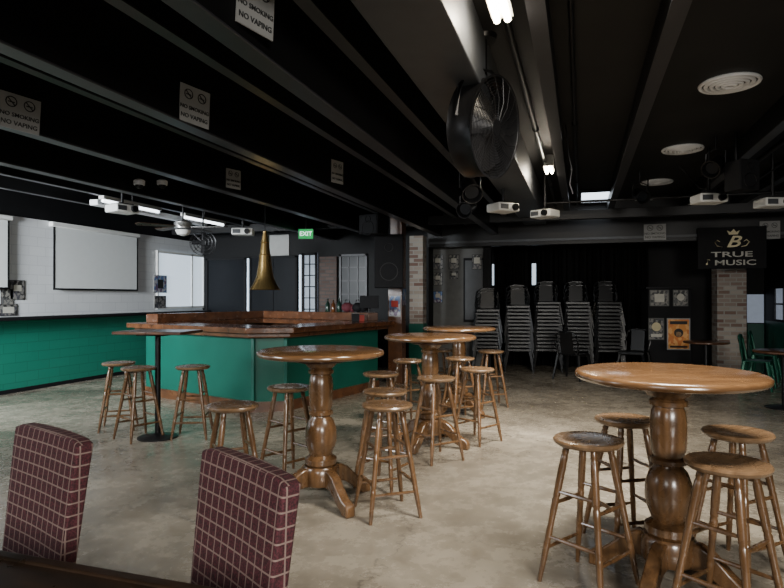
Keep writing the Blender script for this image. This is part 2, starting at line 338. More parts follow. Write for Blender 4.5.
window(3,303,318,253,.95,11.5,M['daydim'],M['blackmatte'],2,6,'narrow latticed window under the exit sign')
window(4,340,368,254,.95,11.5,M['glass'],M['grille'],3,5,'dark latticed window right of the brick patch')
xa=onY(320,0,11.45).x; xb=onY(337,0,11.45).x
struct('wall_back_brick',MB().bx(xa,xb,11.42,11.5,0,2.3),M['dbrick'],'patch of red brick wall right of the exit sign',smooth=False)
for a,zt in ((248.5,2.3),(300.5,2.35)):
    x=onY(a,0,11.45).x; struct('trim_%d'%n,MB().bx(x-.02,x+.02,11.42,11.46,.95,zt),M['day'],'thin bright slit between the dark windows',smooth=False); n+=1
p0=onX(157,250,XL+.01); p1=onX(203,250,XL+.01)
w=struct('window_5',MB().bx(XL+.0,XL+.02,p0.y,p1.y,1.2,2.4),M['day'],'bright white end of left wall, its daylight put in as glow',smooth=False)  # emissive panel puts daylight brightness onto the white wall end
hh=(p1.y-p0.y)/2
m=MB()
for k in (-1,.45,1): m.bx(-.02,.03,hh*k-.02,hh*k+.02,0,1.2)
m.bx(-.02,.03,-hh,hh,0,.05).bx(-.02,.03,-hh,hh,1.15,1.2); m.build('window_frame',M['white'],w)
struct('wall_back_panel',MB().bx(-2.9,-1.8,11.9,12.0,0,2.5),M['greyp'],'grey panelled wall with framed posters',smooth=False)
pb=onD(418,11.2)
struct('trim_%d'%n,MB().bx(pb.x-.13,pb.x+.13,pb.y-.13,pb.y+.13,.95,2.6),M['rbrick'],'slim brick pillar right of the bar',smooth=False); n+=1
struct('trim_%d'%n,MB().bx(pb.x-.14,pb.x+.14,pb.y-.14,pb.y+.14,0,.95),M['green'],'green painted foot of the slim brick pillar',smooth=False); n+=1
pb=onY(727,370,12.4)
struct('trim_%d'%n,MB().bx(pb.x-.22,pb.x+.25,12.1,12.6,0,2.2),M['rbrick'],'stout old brick pillar under the music sign',smooth=False); n+=1
struct('trim_%d'%n,MB().bx(pb.x-.3,pb.x+.33,12.08,12.72,2.2,3.0),M['blackmatte'],'black boxed head of the brick pillar',smooth=False); n+=1
pc=onD(397,9.95)
struct('trim_%d'%n,MB().bx(pc.x-.12,pc.x+.12,pc.y-.12,pc.y+.12,0,ZC),M['darkoak'],'dark timber post at the end of the bar',bevel=.006); n+=1
struct('trim_%d'%n,MB().bx(-1.85,-1.7,11.8,12.0,0,2.5),M['blackmatte'],'black post beside the curtain',smooth=False); n+=1
for k,(a,b_) in enumerate(((488,494),(532,536))):
    x0=onY(a,0,12.64).x;x1=onY(b_,0,12.64).x
    struct('window_%d'%(6+k),MB().bx(x0,x1,12.63,12.65,1.7,2.15),M['day'],'narrow strip of daylight at the curtain',smooth=False)
window_r=struct('window_8',MB().bx(XR-.03,XR-.005,9.0,12.3,1.05,1.6),M['daydim'],'low pale window in right wall',smooth=False)
m=MB()
for k in range(8): m.bx(-.03,.02,-1.65+k*.47-.02,-1.65+k*.47+.02,0,.55)
m.bx(-.03,.02,-1.65,1.65,.26,.29); m.build('window_frame',M['grille'],window_r)
x0=onY(748,0,13).x; x1=XR-.02
struct('window_9',MB().bx(x0,x1,13.05,13.08,.95,1.5),M['daydim'],'low pale window behind the green chairs',smooth=False)
struct('wall_back_green',MB().bx(x0,x1,13.04,13.08,0,.93),M['green'],'green lower wall at far right',smooth=False)
m=MB(); xs=onY(497,0,12.8).x; xe=onY(648,0,12.8).x; k=160; a=[];b=[]
for i in range(k+1):
    x=xs+(xe-xs)*i/k; y=12.72+.05*math.sin(i*.9)+.02*math.sin(i*2.3)
    a.append(m.bm.verts.new((x,y,.03))); b.append(m.bm.verts.new((x,y,2.55)))
for i in range(k): m.bm.faces.new((a[i],a[i+1],b[i+1],b[i]))
tag(m.build('stage_curtain',M['curtain']),'long black pleated curtain hanging behind the stacked chairs','curtain')

# ================= BAR =================
A=onD(146,8.75); B=onD(270,7.25); C2=onD(378,9.4)
A=Vector((A.x,A.y)); B=Vector((B.x,B.y)); C2=Vector((C2.x,C2.y)); D=A+(C2-B)
b1=B+(A-B).normalized()*.3; b2=B+(C2-B).normalized()*.3
base=[b1,b2,C2,D,A]   # ccw
def inset(poly,d):
    n_=len(poly); out=[]
    for i in range(n_):
        p,q,r=poly[i-1],poly[i],poly[(i+1)%n_]
        e1=(q-p).normalized(); e2=(r-q).normalized(); n1=Vector((-e1.y,e1.x)); n2=Vector((-e2.y,e2.x))
        bis=(n1+n2).normalized(); out.append(q+bis*(d/bis.dot(n1)))
    return out
bar=thing('bar_counter','large green panelled bar with reddish wooden counter top','bar',((A.x+C2.x)/2,(A.y+C2.y)/2,0))
cen=Vector((bar.location.x,bar.location.y))
base=[p-cen for p in base]
I=lambda d:[tuple(p) for p in inset(base,d)]
bd=MB().ring(I(0),I(.1),.0,.99).build('body',M['green'],bar,bevel=.01)
MB().ring(I(-.015),I(.0),0,.13).build('kickboard',M['darkoak'],bar)
ct=MB().ring(I(-.2),I(.45),1.0,1.07).build('counter_top',M['redwood'],bar,bevel=.022,segs=3)
MB().ring(I(-.12),I(.2),.94,1.0).build('edge_moulding',M['darkoak'],ct,bevel=.015)
o=[Vector(p) for p in I(.0)]; q_=[Vector(p) for p in I(.12)]
rail=[tuple(o[2]),tuple(o[3]),tuple(o[4]),tuple(q_[4]),tuple(q_[3]),tuple(q_[2])]
MB().prism(rail,1.07,1.2).build('back_rail',M['redwood'],bar,bevel=.01)
for q in (base[0],base[1]):
    MB().box((q.x,q.y,.54),(.05,.05,.8),rz=math.atan2((B-A).y,(B-A).x)+PI/8).build('corner_trim',M['green'],bd,bevel=.008)

# ================= PUB TABLES =================
def make_table():
    r=thing('pub_table','x','table')
    tt=MB().lathe([(.42,1.030),(.44,1.036),(.45,1.047),(.45,1.058),(.444,1.068),(.43,1.074)],seg=56).build('tabletop',M['oak_top'],r)
    MB().lathe([(.17,.99),(.19,.995),(.19,1.030)],seg=40).build('apron',M['darkoak'],tt)
    prof=[(.10,.26),(.112,.275),(.112,.31),(.09,.325),(.078,.335),(.088,.36),(.106,.41),(.112,.46),(.108,.52),(.09,.575),(.07,.60),(.068,.61),(.086,.62),(.086,.64),(.07,.65),(.074,.66),(.082,.69),(.086,.75),(.086,.83),(.08,.88),(.07,.90),(.09,.91),(.09,.93),(.075,.94),(.10,.96),(.12,.99)]
    MB().lathe(prof,seg=28).build('pedestal',M['oak'],r)
    MB().lathe([(.12,.13),(.13,.15),(.13,.24),(.115,.26)],seg=28).build('base_hub',M['oak'],r)
    up=[(.09,.25),(.15,.25),(.21,.22),(.28,.15),(.34,.10),(.385,.085),(.405,.06),(.405,0)]
    lo=[(.33,0),(.325,.02),(.28,.045),(.23,.085),(.18,.12),(.14,.125),(.09,.12)]
    for k in range(4):
        mx=Matrix.Rotation(k*PI/2+PI/4,4,'Z')@Matrix.Rotation(PI/2,4,'X')
        MB().prism(up+lo,-.035,.035,mx).build('foot',M['oak'],r,bevel=.01)
    return r
T1=onD(668,2.97); T2=onD(321,4.2); T3=onD(430,5.8); T4=onD(459,7.35)
tab=[(T1,TH+.05,'largest looking round oak pub table, at right with four stools'),(T2,.15,'round oak pub table in front of the green bar corner'),(T3,.6,'middle round oak pub table of the row beside the bar'),(T4,.2,'farthest round oak pub table, nearest the stacked chairs')]
tp=make_table()
for i,(p,a,l) in enumerate(tab):
    o=tp if i==0 else copy_tree(tp)
    o.location=p; o.rotation_euler=(0,0,a); tag(o,l,'table','round pedestal pub tables')

# ================= STOOLS =================
def make_stool():
    r=thing('bar_stool','x','stool'); H=.735
    MB().lathe([(.12,H-.036),(.155,H-.034),(.17,H-.024),(.174,H-.012),(.168,H-.003),(.15,H),(.10,H-.004),(.02,H-.007)],seg=36).build('seat',M['oak_seat'],r)
    def lp(k,z):
        a=PI/4+k*PI/2; t=z/(H-.03); rr=.245*(1-t)+.105*t; return Vector((rr*math.cos(a),rr*math.sin(a),z))
    for k in range(4):
        zs=[0,.04,.1,.18,.2,.21,.22,.235,.3,.38,.42,.43,.44,.455,.52,.6,.64,.65,.66,.68,.705]
        rs=[.011,.0125,.015,.017,.0175,.0145,.0175,.017,.0155,.0175,.018,.015,.018,.018,.0195,.019,.018,.0145,.0175,.0165,.015]
        MB().tube([lp(k,z) for z in zs],rs,12).build('leg',M['oak'],r)
    for k in range(4):
        for z in ((.17,.40) if k%2==0 else (.23,.46)):
            p,q=lp(k,z),lp((k+1)%4,z); mid=(p+q)/2
            MB().tube([p,p.lerp(q,.15),mid,p.lerp(q,.85),q],[.008,.009,.0115,.009,.008],8).build('stretcher',M['oak'],r)
    return r
sp=make_stool()
stools=[
 (onD(119,6.5),.3,'leftmost wooden stool, beside the slim metal-post table'),
 (onD(139,6.05),.9,'wooden stool in front of the leftmost one, touching the slim metal-post table'),
 (onD(193,6.15),.1,'wooden stool right of the metal post of slim table, before green bar'),
 (onD(233,3.95),.5,'wooden stool half hidden behind the right plaid chair'),
 (onD(289,4.75),.8,'wooden stool behind the left edge of the round table before the bar'),
 (onD(387,3.98),.35,'wooden stool with full legs in view, right of the round table before the bar'),
 (onD(385,4.55),1.0,'wooden stool directly behind the front stool of the middle pair'),
 (onD(381,5.6),.2,'wooden stool mostly hidden between bar and middle round table'),
 (onD(436,5.3),.55,'wooden stool in front of the middle round table pedestal'),
 (onD(477,5.95),.75,'wooden stool right of the middle round table'),
 (onD(460,7.0),.4,'small looking wooden stool under the farthest round table'),
 (onD(491,7.9),.15,'wooden stool right of the farthest round table, nearest stacked chairs'),
 (onD(408,6.75),.6,'wooden stool between bar end and middle round table, beside its pedestal'),
 (onD(440,8.1),.3,'wooden stool behind the farthest round table'),
 (onD(588,3.0),.7,'wooden stool at left of the largest round table, feet near photo bottom'),
 (onD(625,3.5),.2,'wooden stool behind the pedestal of the largest round table, left side'),
 (onD(737,3.16),.45,'wooden stool behind the frontmost right stool, at right photo edge'),
 (onD(727,2.58),.62,'frontmost wooden stool with biggest seat, at lower right'),
]
for i,(p,a,l) in enumerate(stools):
    o=sp if i==0 else copy_tree(sp)
    o.location=p; o.rotation_euler=(0,0,a+TH); tag(o,l,'stool','round seat wooden bar stools')

t=thing('high_table','slim high table with thin brown top and black metal post, left of bar','table',onD(158,6.1),R(10))
MB().box((-.02,.05,1.085),(.74,.5,.03)).build('tabletop',M['darkoak'],t,bevel=.008)
MB().cyl((0,0,.03),(0,0,1.07),.028).build('post',M['blackmetal'],t)
MB().box((0,0,1.063),(.3,.3,.012)).build('mounting_plate',M['blackmetal'],t)
MB().lathe([(.2,0),(.2,.012),(.06,.035),(.03,.05)],seg=28).build('base',M['blackmetal'],t)

# ================= PLAID CHAIRS AND TABLE =================
def plaid_chair(loc,rz,label):
    r=thing('plaid_chair',label,'chair',loc,rz,'plaid upholstered chairs')
    m=MB(); W0,W1,z0,z1,th=.24,.268,.42,.94,.06; nx,nz=12,12
    def P_(u,v,s_):
        hw=(W0+(W1-W0)*v); 
        x=u*hw; z=z0+(z1-z0)*v
        cr=.05
        if v>.86 : z-= cr*max(0,(abs(u)-.85)/.15)**2*.22*((v-.86)/.14)
        z-= .006*u*u*v
        y=s_*th/2+.06*(v)-.10+.012*(1-u*u)
        if s_<0: y-=.008*(1-u**4)*(1-(2*v-1)**4)
        return Vector((x,y,z))
    g={}
    for s_ in (-1,1):
        for i in range(nx+1):
            for j in range(nz+1): g[s_,i,j]=m.bm.verts.new(P_(-1+2*i/nx,j/nz,s_))
    for s_ in (-1,1):
        for i in range(nx):
            for j in range(nz): m.bm.faces.new((g[s_,i,j],g[s_,i+1,j],g[s_,i+1,j+1],g[s_,i,j+1]))
    for i in range(nx):
        for j in (0,nz): m.bm.faces.new((g[-1,i,j],g[-1,i+1,j],g[1,i+1,j],g[1,i,j]))
    for j in range(nz):
        for i in (0,nx): m.bm.faces.new((g[-1,i,j],g[-1,i,j+1],g[1,i,j+1],g[1,i,j]))
    m.build('backrest',M['plaid'],r,bevel=.01,segs=3)
    st=MB().box((0,-.35,.44),(.46,.40,.09)).build('seat',M['plaid'],r,bevel=.03,segs=3)
    MB().box((0,-.33,.375),(.43,.41,.05)).build('seat_frame',M['darkoak'],r,bevel=.005)
    for x in (-.19,.19):
        MB().tube([(x,-.52,0),(x,-.52,.36)],[.016,.022],8).build('leg',M['darkoak'],r)
        MB().tube([(x,-.02,0),(x,-.1,.25),(x,-.09,.44)],[.016,.022,.022],8).build('leg',M['darkoak'],r)
    return r
def camxy(X,d): v=RT*X+FW*d; return Vector((v.x,v.y,0))
plaid_chair(camxy(-1.28,2.30),R(-19.3),'maroon plaid padded chair at left photo edge')
plaid_chair(camxy(-.425,1.88),R(-30.3),'maroon plaid padded chair nearest the viewer, right of the other plaid chair')
t=thing('dining_table','dark wooden table edge in the lower left corner before the plaid chairs','table',(-1.5,.8,0))
tt=MB().bx(-.9,.85,-.45,.42,.715,.75).build('tabletop',M['espresso'],t,bevel=.006)
MB().ring([(-.9,-.45),(.85,-.45),(.85,.42),(-.9,.42)],[(-.86,-.41),(.81,-.41),(.81,.385),(-.86,.385)],.7,.757).build('rim',M['espresso'],tt,bevel=.006)
MB().cyl((0,-.1,.03),(0,-.1,.715),.05).build('post',M['blackmetal'],t)
MB().box((0,-.1,.015),(.6,.1,.03)).box((0,-.1,.015),(.1,.6,.03)).build('base',M['blackmetal'],t)

# ================= STACKED METAL CHAIRS =================
def metal_chair(mat,label,group,w=1.0):
    r=thing('metal_chair',label,'chair',group=group)
    MB().box((0,0,.445),(.40*w,.38,.02)).box((0,-.185,.422),(.41*w,.02,.055)).build('seat',mat,r,bevel=.01)
    for sx in (-1,1):
        for sy in (-1,1):
            MB().tube([(sx*.245*w,sy*.22,0),(sx*.18*w,sy*.155,.44)],[.018,.03],6).build('leg',mat,r)
    MB().tube([(-.175*w,.165,.44),(-.2*w,.2,.62),(-.185*w,.225,.78),(-.12*w,.235,.835),(0,.24,.85),(.12*w,.235,.835),(.185*w,.225,.78),(.2*w,.2,.62),(.175*w,.165,.44)],.017,6).build('back_frame',mat,r)
    m=MB(); m.box((0,.205,.645),(.22*w,.008,.4),Matrix.Translation((0,.205,.645))@Matrix.Rotation(R(-10),4,'X')@Matrix.Translation((0,-.205,-.645))); m.build('back_slat',mat,r)
    return r
cp=metal_chair(M['chairmetal'],'x','stacked black metal chairs',1.1)
words=['bottom','second','third','fourth','fifth','sixth','seventh','eighth','ninth','tenth','eleventh','twelfth','thirteenth','fourteenth']
stacks=[(487,11.5,12,'stack at the black post, leftmost'),(518,11.6,13,'second stack from the left'),(547,11.6,14,'third stack from the left'),(577,11.6,14,'fourth stack from the left'),(608,11.4,14,'rightmost tall stack')]
first=True
for px,d,cnt,nm in stacks:
    p=onD(px,d)
    for k in range(cnt):
        o=cp if first else copy_tree(cp); first=False
        o.location=(p.x+random.uniform(-.014,.014),p.y+.004*k,k*.07); o.rotation_euler=(0,0,TH*.5+random.uniform(-.03,.03))
        lab='black metal chair, %s of the %s'%(('topmost' if k==cnt-1 else words[k]+(' from the bottom' if k else ' chair')),nm)
        tag(o,lab,'chair','stacked black metal chairs')
for px,d,a,l in ((573,10.4,2.6,'single black metal chair standing before the fourth chair stack'),(634,10.9,-.4,'single black metal chair beside the black poster cabinet')):
    o=copy_tree(cp); o.location=onD(px,d); o.rotation_euler=(0,0,a); tag(o,l,'chair','loose black metal chairs')
gc=metal_chair(M['greenmetal'],'green metal chair by the right wall, nearer of the two','green metal chairs',.95); gc.location=onD(757,9.3); gc.rotation_euler=(0,0,1.2)
g2=copy_tree(gc); g2.location=onD(765,10.3); g2['label']='green metal chair by the right wall, farther of the two'
gc['category']='chair'; g2['category']='chair'
def small_table(loc,r0,label):
    t=thing('cafe_table',label,'table',loc,group='small low tables at the right')
    MB().lathe([(r0-.01,.72),(r0,.73),(r0,.745),(r0-.01,.75)],seg=32).build('tabletop',M['darkoak'],t)
    MB().cyl((0,0,.03),(0,0,.72),.03).build('post',M['blackmetal'],t)
    MB().lathe([(.22,0),(.22,.012),(.05,.04)],seg=24).build('base',M['blackmetal'],t)
small_table(onD(706,9.3),.33,'small brown topped table before the brick pillar')
small_table(onD(784,7.7),.36,'small brown topped table cut by the right photo edge')

# ================= CABINET WITH POSTERS =================
p=onD(669,10.9)
cb=thing('black_cabinet','tall black cabinet carrying four posters, left of brick pillar','cabinet',(p.x,p.y,0),TH*.5)
MB().box((0,.2,.8),(.76,.5,1.6)).build('body',M['blackmatte'],cb,bevel=.01)
MB().box((0,.2,1.62),(.82,.55,.04)).build('top',M['blackmetal'],cb,bevel=.006)
MB().box((0,.2,.05),(.8,.54,.1)).build('plinth',M['blackmetal'],cb,bevel=.006)
def poster(c,nrm,w,h,mat,label,frame=M['blackmetal'],marks=(),group=None,rot=0):
    t=thing('poster',label,'poster',mat=facing(c,nrm)@Matrix.Rotation(rot,4,'Z'),group=group)
    MB().box((0,0,.004),(w,h,.008)).build('backing',frame,t)
    pr=MB().box((0,0,.0095),(w*.9,h*.93,.003)).build('print',mat,t)
    for k,(sh,x,y,a,b,mm) in enumerate(marks):
        if sh=='r': MB().box((x*w,y*h,.012),(a*w,b*h,.002)).build('print_detail',mm,pr)
        else: MB().lathe([(a*w,0),(a*w,.002)],Matrix.Translation((x*w,y*h,.0115)),20).build('print_detail',mm,pr)
    return t
pm=[poster_mat('poster_print_grey',(.03,.03,.03),(.2,.19,.17),(.09,.09,.09),30),
    poster_mat('poster_print_orange',(.6,.24,.05),(.7,.36,.12),(.55,.17,.04),18),
    poster_mat('poster_print_dark',(.02,.02,.02),(.17,.16,.15),(.05,.05,.06),26),
    poster_mat('poster_print_blue',(.06,.12,.26),(.3,.3,.32),(.1,.06,.12),22)]
fn=cb.rotation_euler.z; nv=Vector((math.sin(fn),-math.cos(fn),0)); rv=Vector((math.cos(fn),math.sin(fn),0)); base_=Vector((p.x,p.y,0))+nv*.051
K=10.85/F
def cpz(px,py): return base_+rv*((px-669)*K)+Vector((0,0,EYE+(HY-py)*K))
pale=paint('pale_print',(.45,.43,.37),.5); skin=paint('warm_print',(.4,.24,.12),.5)
poster(cpz(659,298),nv,.34,.3,pm[0],'grey framed picture at the top left of the black cabinet',M['greyp'],(('r',0,0,.5,.5,pale),),'posters on the black cabinet')
poster(cpz(679,298),nv,.26,.3,pm[0],'grey framed picture at the top right of the black cabinet',M['greyp'],(('c',0,.05,.25,0,pale),),'posters on the black cabinet')
poster(cpz(656,329),nv,.27,.4,pm[2],'yellowish poster at the lower left of the black cabinet',M['greyp'],(('c',0,.1,.3,0,M['gold']),('r',0,-.3,.7,.14,pale)),'posters on the black cabinet')
poster(cpz(677,334),nv,.4,.58,pm[1],'bright orange poster at the lower right of the black cabinet',M['offwhite'],(('c',0,.04,.2,0,M['ink']),('c',0,-.0,.12,0,skin),('r',0,.36,.75,.1,M['ink']),('r',0,-.4,.75,.06,M['ink'])),'posters on the black cabinet')
for (px,py,w_,h_,mi,l) in ((438,262,.22,.3,2,'black framed poster, upper left on the grey panel wall'),(454,262,.22,.3,0,'black framed poster, upper right on the grey panel wall'),(438,279,.2,.26,0,'pale poster, middle left on the grey panel wall'),(454,275,.18,.16,2,'small dark poster under the upper right one, grey panel wall'),(438,297,.2,.24,3,'bluish poster, lowest on the grey panel wall')):
    poster(onY(px,py,11.897),(0,-1,0),w_,h_,pm[mi],l,M['blackmetal'],(('r',0,.1,.5,.3,pale),),'posters on the grey panel wall')
q=onY(474,290,11.88); tt=thing('notice_board','tall dark notice panel right of the posters on the grey wall','board',mat=facing(q,(0,-1,0)))
MB().box((0,0,.01),(.42,1.3,.02)).build('board',M['blackmatte'],tt); MB().box((0,0,.022),(.36,1.2,.004)).build('panel',M['soffit'],tt)
poster(onY(477,262,11.853),(0,-1,0),.2,.3,pm[2],'small poster at the top of the tall notice panel',M['blackmetal'],(('r',0,.1,.6,.4,pale),))
poster(onX(160,284,XL+.035),(1,0,0),.4,.36,pm[3],'bluish poster at the daylit end of the left wall, upper',M['offwhite'],(('r',0,0,.4,.5,M['ink']),),'posters on the left wall')
poster(onX(160,302,XL+.035),(1,0,0),.36,.26,pm[2],'dark poster at the daylit end of the left wall, lower',M['offwhite'],(),'posters on the left wall')
poster(onX(17,290,XL+.002),(1,0,0),.26,.3,pm[2],'small dark poster just left of the projection screen',M['ink'],(('r',0,.1,.5,.3,pale),),'posters on the left wall')
poster(onX(7,297,XL+.002),(1,0,0),.2,.26,pm[0],'small grey poster at left photo edge above the ledge',M['ink'],(),'posters on the left wall')
poster(onX(8,310,XL+.002),(1,0,0),.3,.18,pm[2],'black framed poster resting above the ledge at left photo edge',M['ink'],(('r',0,0,.6,.5,pale),),'posters on the left wall')
poster((pc.x+.12,pc.y+.0,1.45),(1,0,0),.2,.3,pm[3],'small colourful poster on the timber post by the bar',M['ink'],())
poster((pc.x+.0,pc.y-.12,1.3),(0,-1,0),.2,.35,pm[3],'bright small notice on the front of the timber post by the bar',M['offwhite'],(('r',0,.1,.6,.3,M['red']),))

# ================= SCREENS =================
def screen(y0,y1,z0,z1,label):
    t=thing('projection_screen',label,'screen',mat=facing((XL+.06,(y0+y1)/2,(z0+z1)/2),(1,0,0)),group='wall projection screens')
    w=abs(y1-y0);h=z1-z0
    MB().box((0,0,0),(w,h,.012)).build('screen_fabric',M['screen'],t)
    MB().box((0,h/2+.03,-.013),(w+.12,.08,.09)).build('housing',M['white'],t,bevel=.012)
    MB().box((0,-h/2,.0),(w+.02,.03,.03)).build('bottom_bar',M['blackmetal'],t,bevel=.005)
    for s_ in (-1,1): MB().box((s_*w/2,0,.002),(.03,h,.014)).build('side_border',M['blackmatte'],t)
a=onX(54,219,XL+.06); b=onX(137,288,XL+.06)
screen(a.y,b.y,1.58,2.6,'white pull-down projection screen on white wall above green wainscot')
b=onX(8,288,XL+.06)
screen(b.y-1.95,b.y,1.58,2.6,'white projection screen cut off by left photo edge')

# ================= SIGNS =================
def nosign(c,nrm,w,h,label,rot=0):
    t=thing('warning_sign',label,'sign',mat=facing(c,nrm)@Matrix.Rotation(rot,4,'Z'),group='no smoking no vaping signs')
    bo=MB().box((0,0,.003),(w,h,.006)).build('board',M['offwhite'],t)
    for x in (-.22*w,.22*w):
        m=MB().torus(.13*w,.012*w,Matrix.Translation((x,.26*h,.008))).box((0,0,0),(.24*w,.02*w,.003),Matrix.Translation((x,.26*h,.008))@Matrix.Rotation(R(-45),4,'Z'))
        m.box((0,0,0),(.16*w,.025*w,.002),Matrix.Translation((x,.25*h,.0075))); m.build('prohibition_symbol',M['ink'],bo)
    text('NO SMOKING',.15*w,(0,-.1*h,.0075),M['ink'],bo); text('NO VAPING',.165*w,(0,-.33*h,.0075),M['ink'],bo)
def beam_sign(px,py,X,w,h,l,rot=0):
    nosign(onX(px,py,X),(1,-.3,0),w,h,l,rot)
beam_sign(19,113,-3.78,.27,.25,'pale no smoking no vaping sign on a beam, leftmost',R(-3))
beam_sign(194,106,-2.57,.25,.26,'pale no smoking no vaping sign on a beam, second largest',R(-3))
beam_sign(255,4,-1.46,.23,.26,'pale no smoking no vaping sign on beam, cut by photo top',R(-3))
beam_sign(233,179,-3.78,.21,.22,'small pale no smoking no vaping sign above the brass lamp')
beam_sign(337,172,-2.57,.2,.25,'small pale no smoking no vaping sign above exit sign, on a beam')
nosign(onY(655,232,11.35),(0,-1,0),.36,.28,'pale no smoking no vaping sign on the far black header')
nosign(onY(770,230,11.35),(0,-1,0),.3,.3,'pale no smoking no vaping sign right of the black music sign')
q=onY(306,234,9.7)
t=thing('exit_sign','glowing green exit sign above windows behind the bar','sign',mat=facing(q,(.3,-1,0)))
MB().box((0,0,0),(.28,.19,.05)).build('housing',M['greyp'],t,bevel=.005)
fc=MB().box((0,0,.027),(.26,.17,.004)).build('face',M['exit'],t)
text('EXIT',.11,(0,0,.031),M['exitletter'],fc)
MB().box((0,.09+(ZC-q.z-.09)/2,0),(.03,ZC-q.z-.09,.02)).build('bracket',M['blackmetal'],t)
q=onY(283,238,11.42); tag(MB().bx(q.x-.35,q.x+.12,11.46,11.5,2.35,2.8).build('wall_panel',M['offwhite']),'pale square panel on the wall left of exit sign','panel')
q=onY(732,248,11.28); t=thing('music_sign','black sign with gold crowned letter and the words true music','sign',mat=facing((q.x,11.32,q.z),(0,-1,0)))
m=MB(); m.prism([(-.52,-.35),(.52,-.35),(.52,.36),(-.52,.36)],0,.03); bo=m.build('board',M['blackmatte'],t,bevel=.006)
text('B',.27,(.01,.10,.034),M['gold'],bo,sx=1.35,shear=.35)
MB().prism([(-.04,.23),(.09,.23),(.12,.30),(.07,.27),(.03,.32),(-.02,.27),(-.07,.30)],.03,.036).build('crown_emblem',M['gold'],bo)
for s_ in (-1,1):
    MB().tube([(s_*.14,.02,.034),(s_*.22,.04,.034),(s_*.26,.1,.034),(s_*.22,.14,.034),(s_*.18,.11,.034)],[.004,.009,.010,.008,.004],6).build('scroll_emblem',M['gold'],bo)
text('TRUE',.125,(-.0,-.11,.034),M['palegold'],bo,sx=2.1); text('MUSIC',.125,(.05,-.25,.034),M['palegold'],bo,sx=1.75)
MB().tube([(-.37,-.26,.036),(-.37,-.19,.036),(-.33,-.2,.036)],.006,6).lathe([(.016,0),(.016,.006)],Matrix.Translation((-.38,-.265,.032)),12).build('note_emblem',M['gold'],bo)

# ================= CEILING THINGS =================
for px,py,l in ((730,83,'nearest and largest round ceiling diffuser'),(683,149,'second round ceiling diffuser from the viewer'),(657,182,'third round ceiling diffuser from the viewer'),(643,201,'farthest and smallest round ceiling diffuser')):
    c=onZ(px,py,3.19)
    t=thing('ceiling_diffuser','white '+l,'vent',(c.x,c.y,3.2),group='round ceiling diffusers')
    m=MB()
    for k,rr in enumerate((.215,.172,.13,.087,.044)): m.torus(rr,.016,Matrix.Translation((0,0,-.012-.004*k)),32)
    m.build('rings',M['duct'],t)
    MB().lathe([(.225,-.001),(.225,-.008)],None,32).build('plate',M['grille'],t)
c=onZ(597,196,3.17); t=thing('ceiling_light','bright cold white ceiling light panel at the far end','light',(c.x,c.y,3.18))
MB().box((0,0,-.02),(.5,1.1,.02)).build('diffuser',M['panelglow'],t)
MB().ring([(-.28,-.58),(.28,-.58),(.28,.58),(-.28,.58)],[(-.25,-.55),(.25,-.55),(.25,.55),(-.25,.55)],-.04,.02).build('frame',M['blackmetal'],t)
for px,py,z,l in ((549,170,3.02,'lit warm bulb under the ceiling beyond the drum fan'),(499,6,3.0,'lit warm bulb cut by top edge of photo, above the drum fan')):
    c=onZ(px,py,z); t=thing('ceiling_bulb',l,'light',c,group='bare warm ceiling bulbs')
    for s_ in (-.03,.03): MB().tube([(s_,-.16,0),(s_,.16,0)],.02,10).build('bulb',M['bulb'],t,bevel=.004)
    MB().lathe([(.045,.02),(.06,.03),(.06,ZC-z)],None,20).build('socket',M['white'],t)
    MB().box((0,0,.024),(.12,.34,.014)).build('holder',M['white'],t)
    lt=bpy.data.lights.new('bulb_glow','POINT'); lt.energy=34; lt.color=(1,.88,.70); lt.shadow_soft_size=.05
    lo=bpy.data.objects.new('bulb_glow',lt); lo.location=(c.x,c.y,z-.03); col.objects.link(lo)
c=onD(484,3.95,1.45+(297-128)/590*3.95); ax=(RT*.78-FW*.6+Vector((0,0,-.14))).normalized()
mx=facing(c,ax)@Matrix.Diagonal((.93,.93,.93,1))
t=thing('drum_fan','big black industrial drum fan hanging below the ceiling girder','fan',mat=mx)
MB().lathe([(.355,-.09),(.345,-.07),(.34,.07),(.36,.1),(.345,.1),(.328,.07),(.335,-.07),(.345,-.09),(.355,-.09)],None,40,cap=False).build('housing',M['blackmetal'],t)
for s_,nm in ((.1,'front'),(-.09,'rear')):
    m=MB()
    for rr in [.06+.019*i for i in range(15)]: m.torus(rr,.0028,Matrix.Translation((0,0,s_)),36,5)
    for k in range(18):
        a_=k*PI/9; m.tube([(.05*math.cos(a_),.05*math.sin(a_),s_),(.2*math.cos(a_+.25),.2*math.sin(a_+.25),s_+.004),(.345*math.cos(a_+.5),.345*math.sin(a_+.5),s_)],.0028,5)
    m.lathe([(.055,s_-.006),(.055,s_+.006)],None,20); m.build('guard',M['blackmetal'],t)
for k in range(6):
    a_=2*PI*k/6; m=MB()
    mm=Matrix.Rotation(a_,4,'Z')
    pts=[(.05,-.04),(.2,-.11),(.30,-.12),(.315,0),(.28,.11),(.05,.05)]
    m.prism(pts,-.003,.003,mm@Matrix.Rotation(R(22),4,'X')); m.build('blade',M['blackmatte'],t)
MB().lathe([(.05,-.08),(.07,-.07),(.075,.0),(.055,.04)],None,20).build('motor',M['blackmetal'],t)
ih=mx.inverted()
top=Vector((c.x,c.y,ZC)); 
m=MB(); u0=ih@(c+Vector((0,0,.36))); u1=ih@top; m.cyl(u0,u1,.025)
m.tube([(-.38,0,0),(-.38,.2,0),(-.25,.36,0),(0,.40,0),(.25,.36,0),(.38,.2,0),(.38,0,0)],.014,6)
m.build('hanging_bracket',M['blackmetal'],t)
MB().lathe([(.08,-.03),(.09,0)],Matrix.Translation(u1)@(ih.to_3x3().to_4x4()),16).build('ceiling_mount',M['blackmetal'],t)
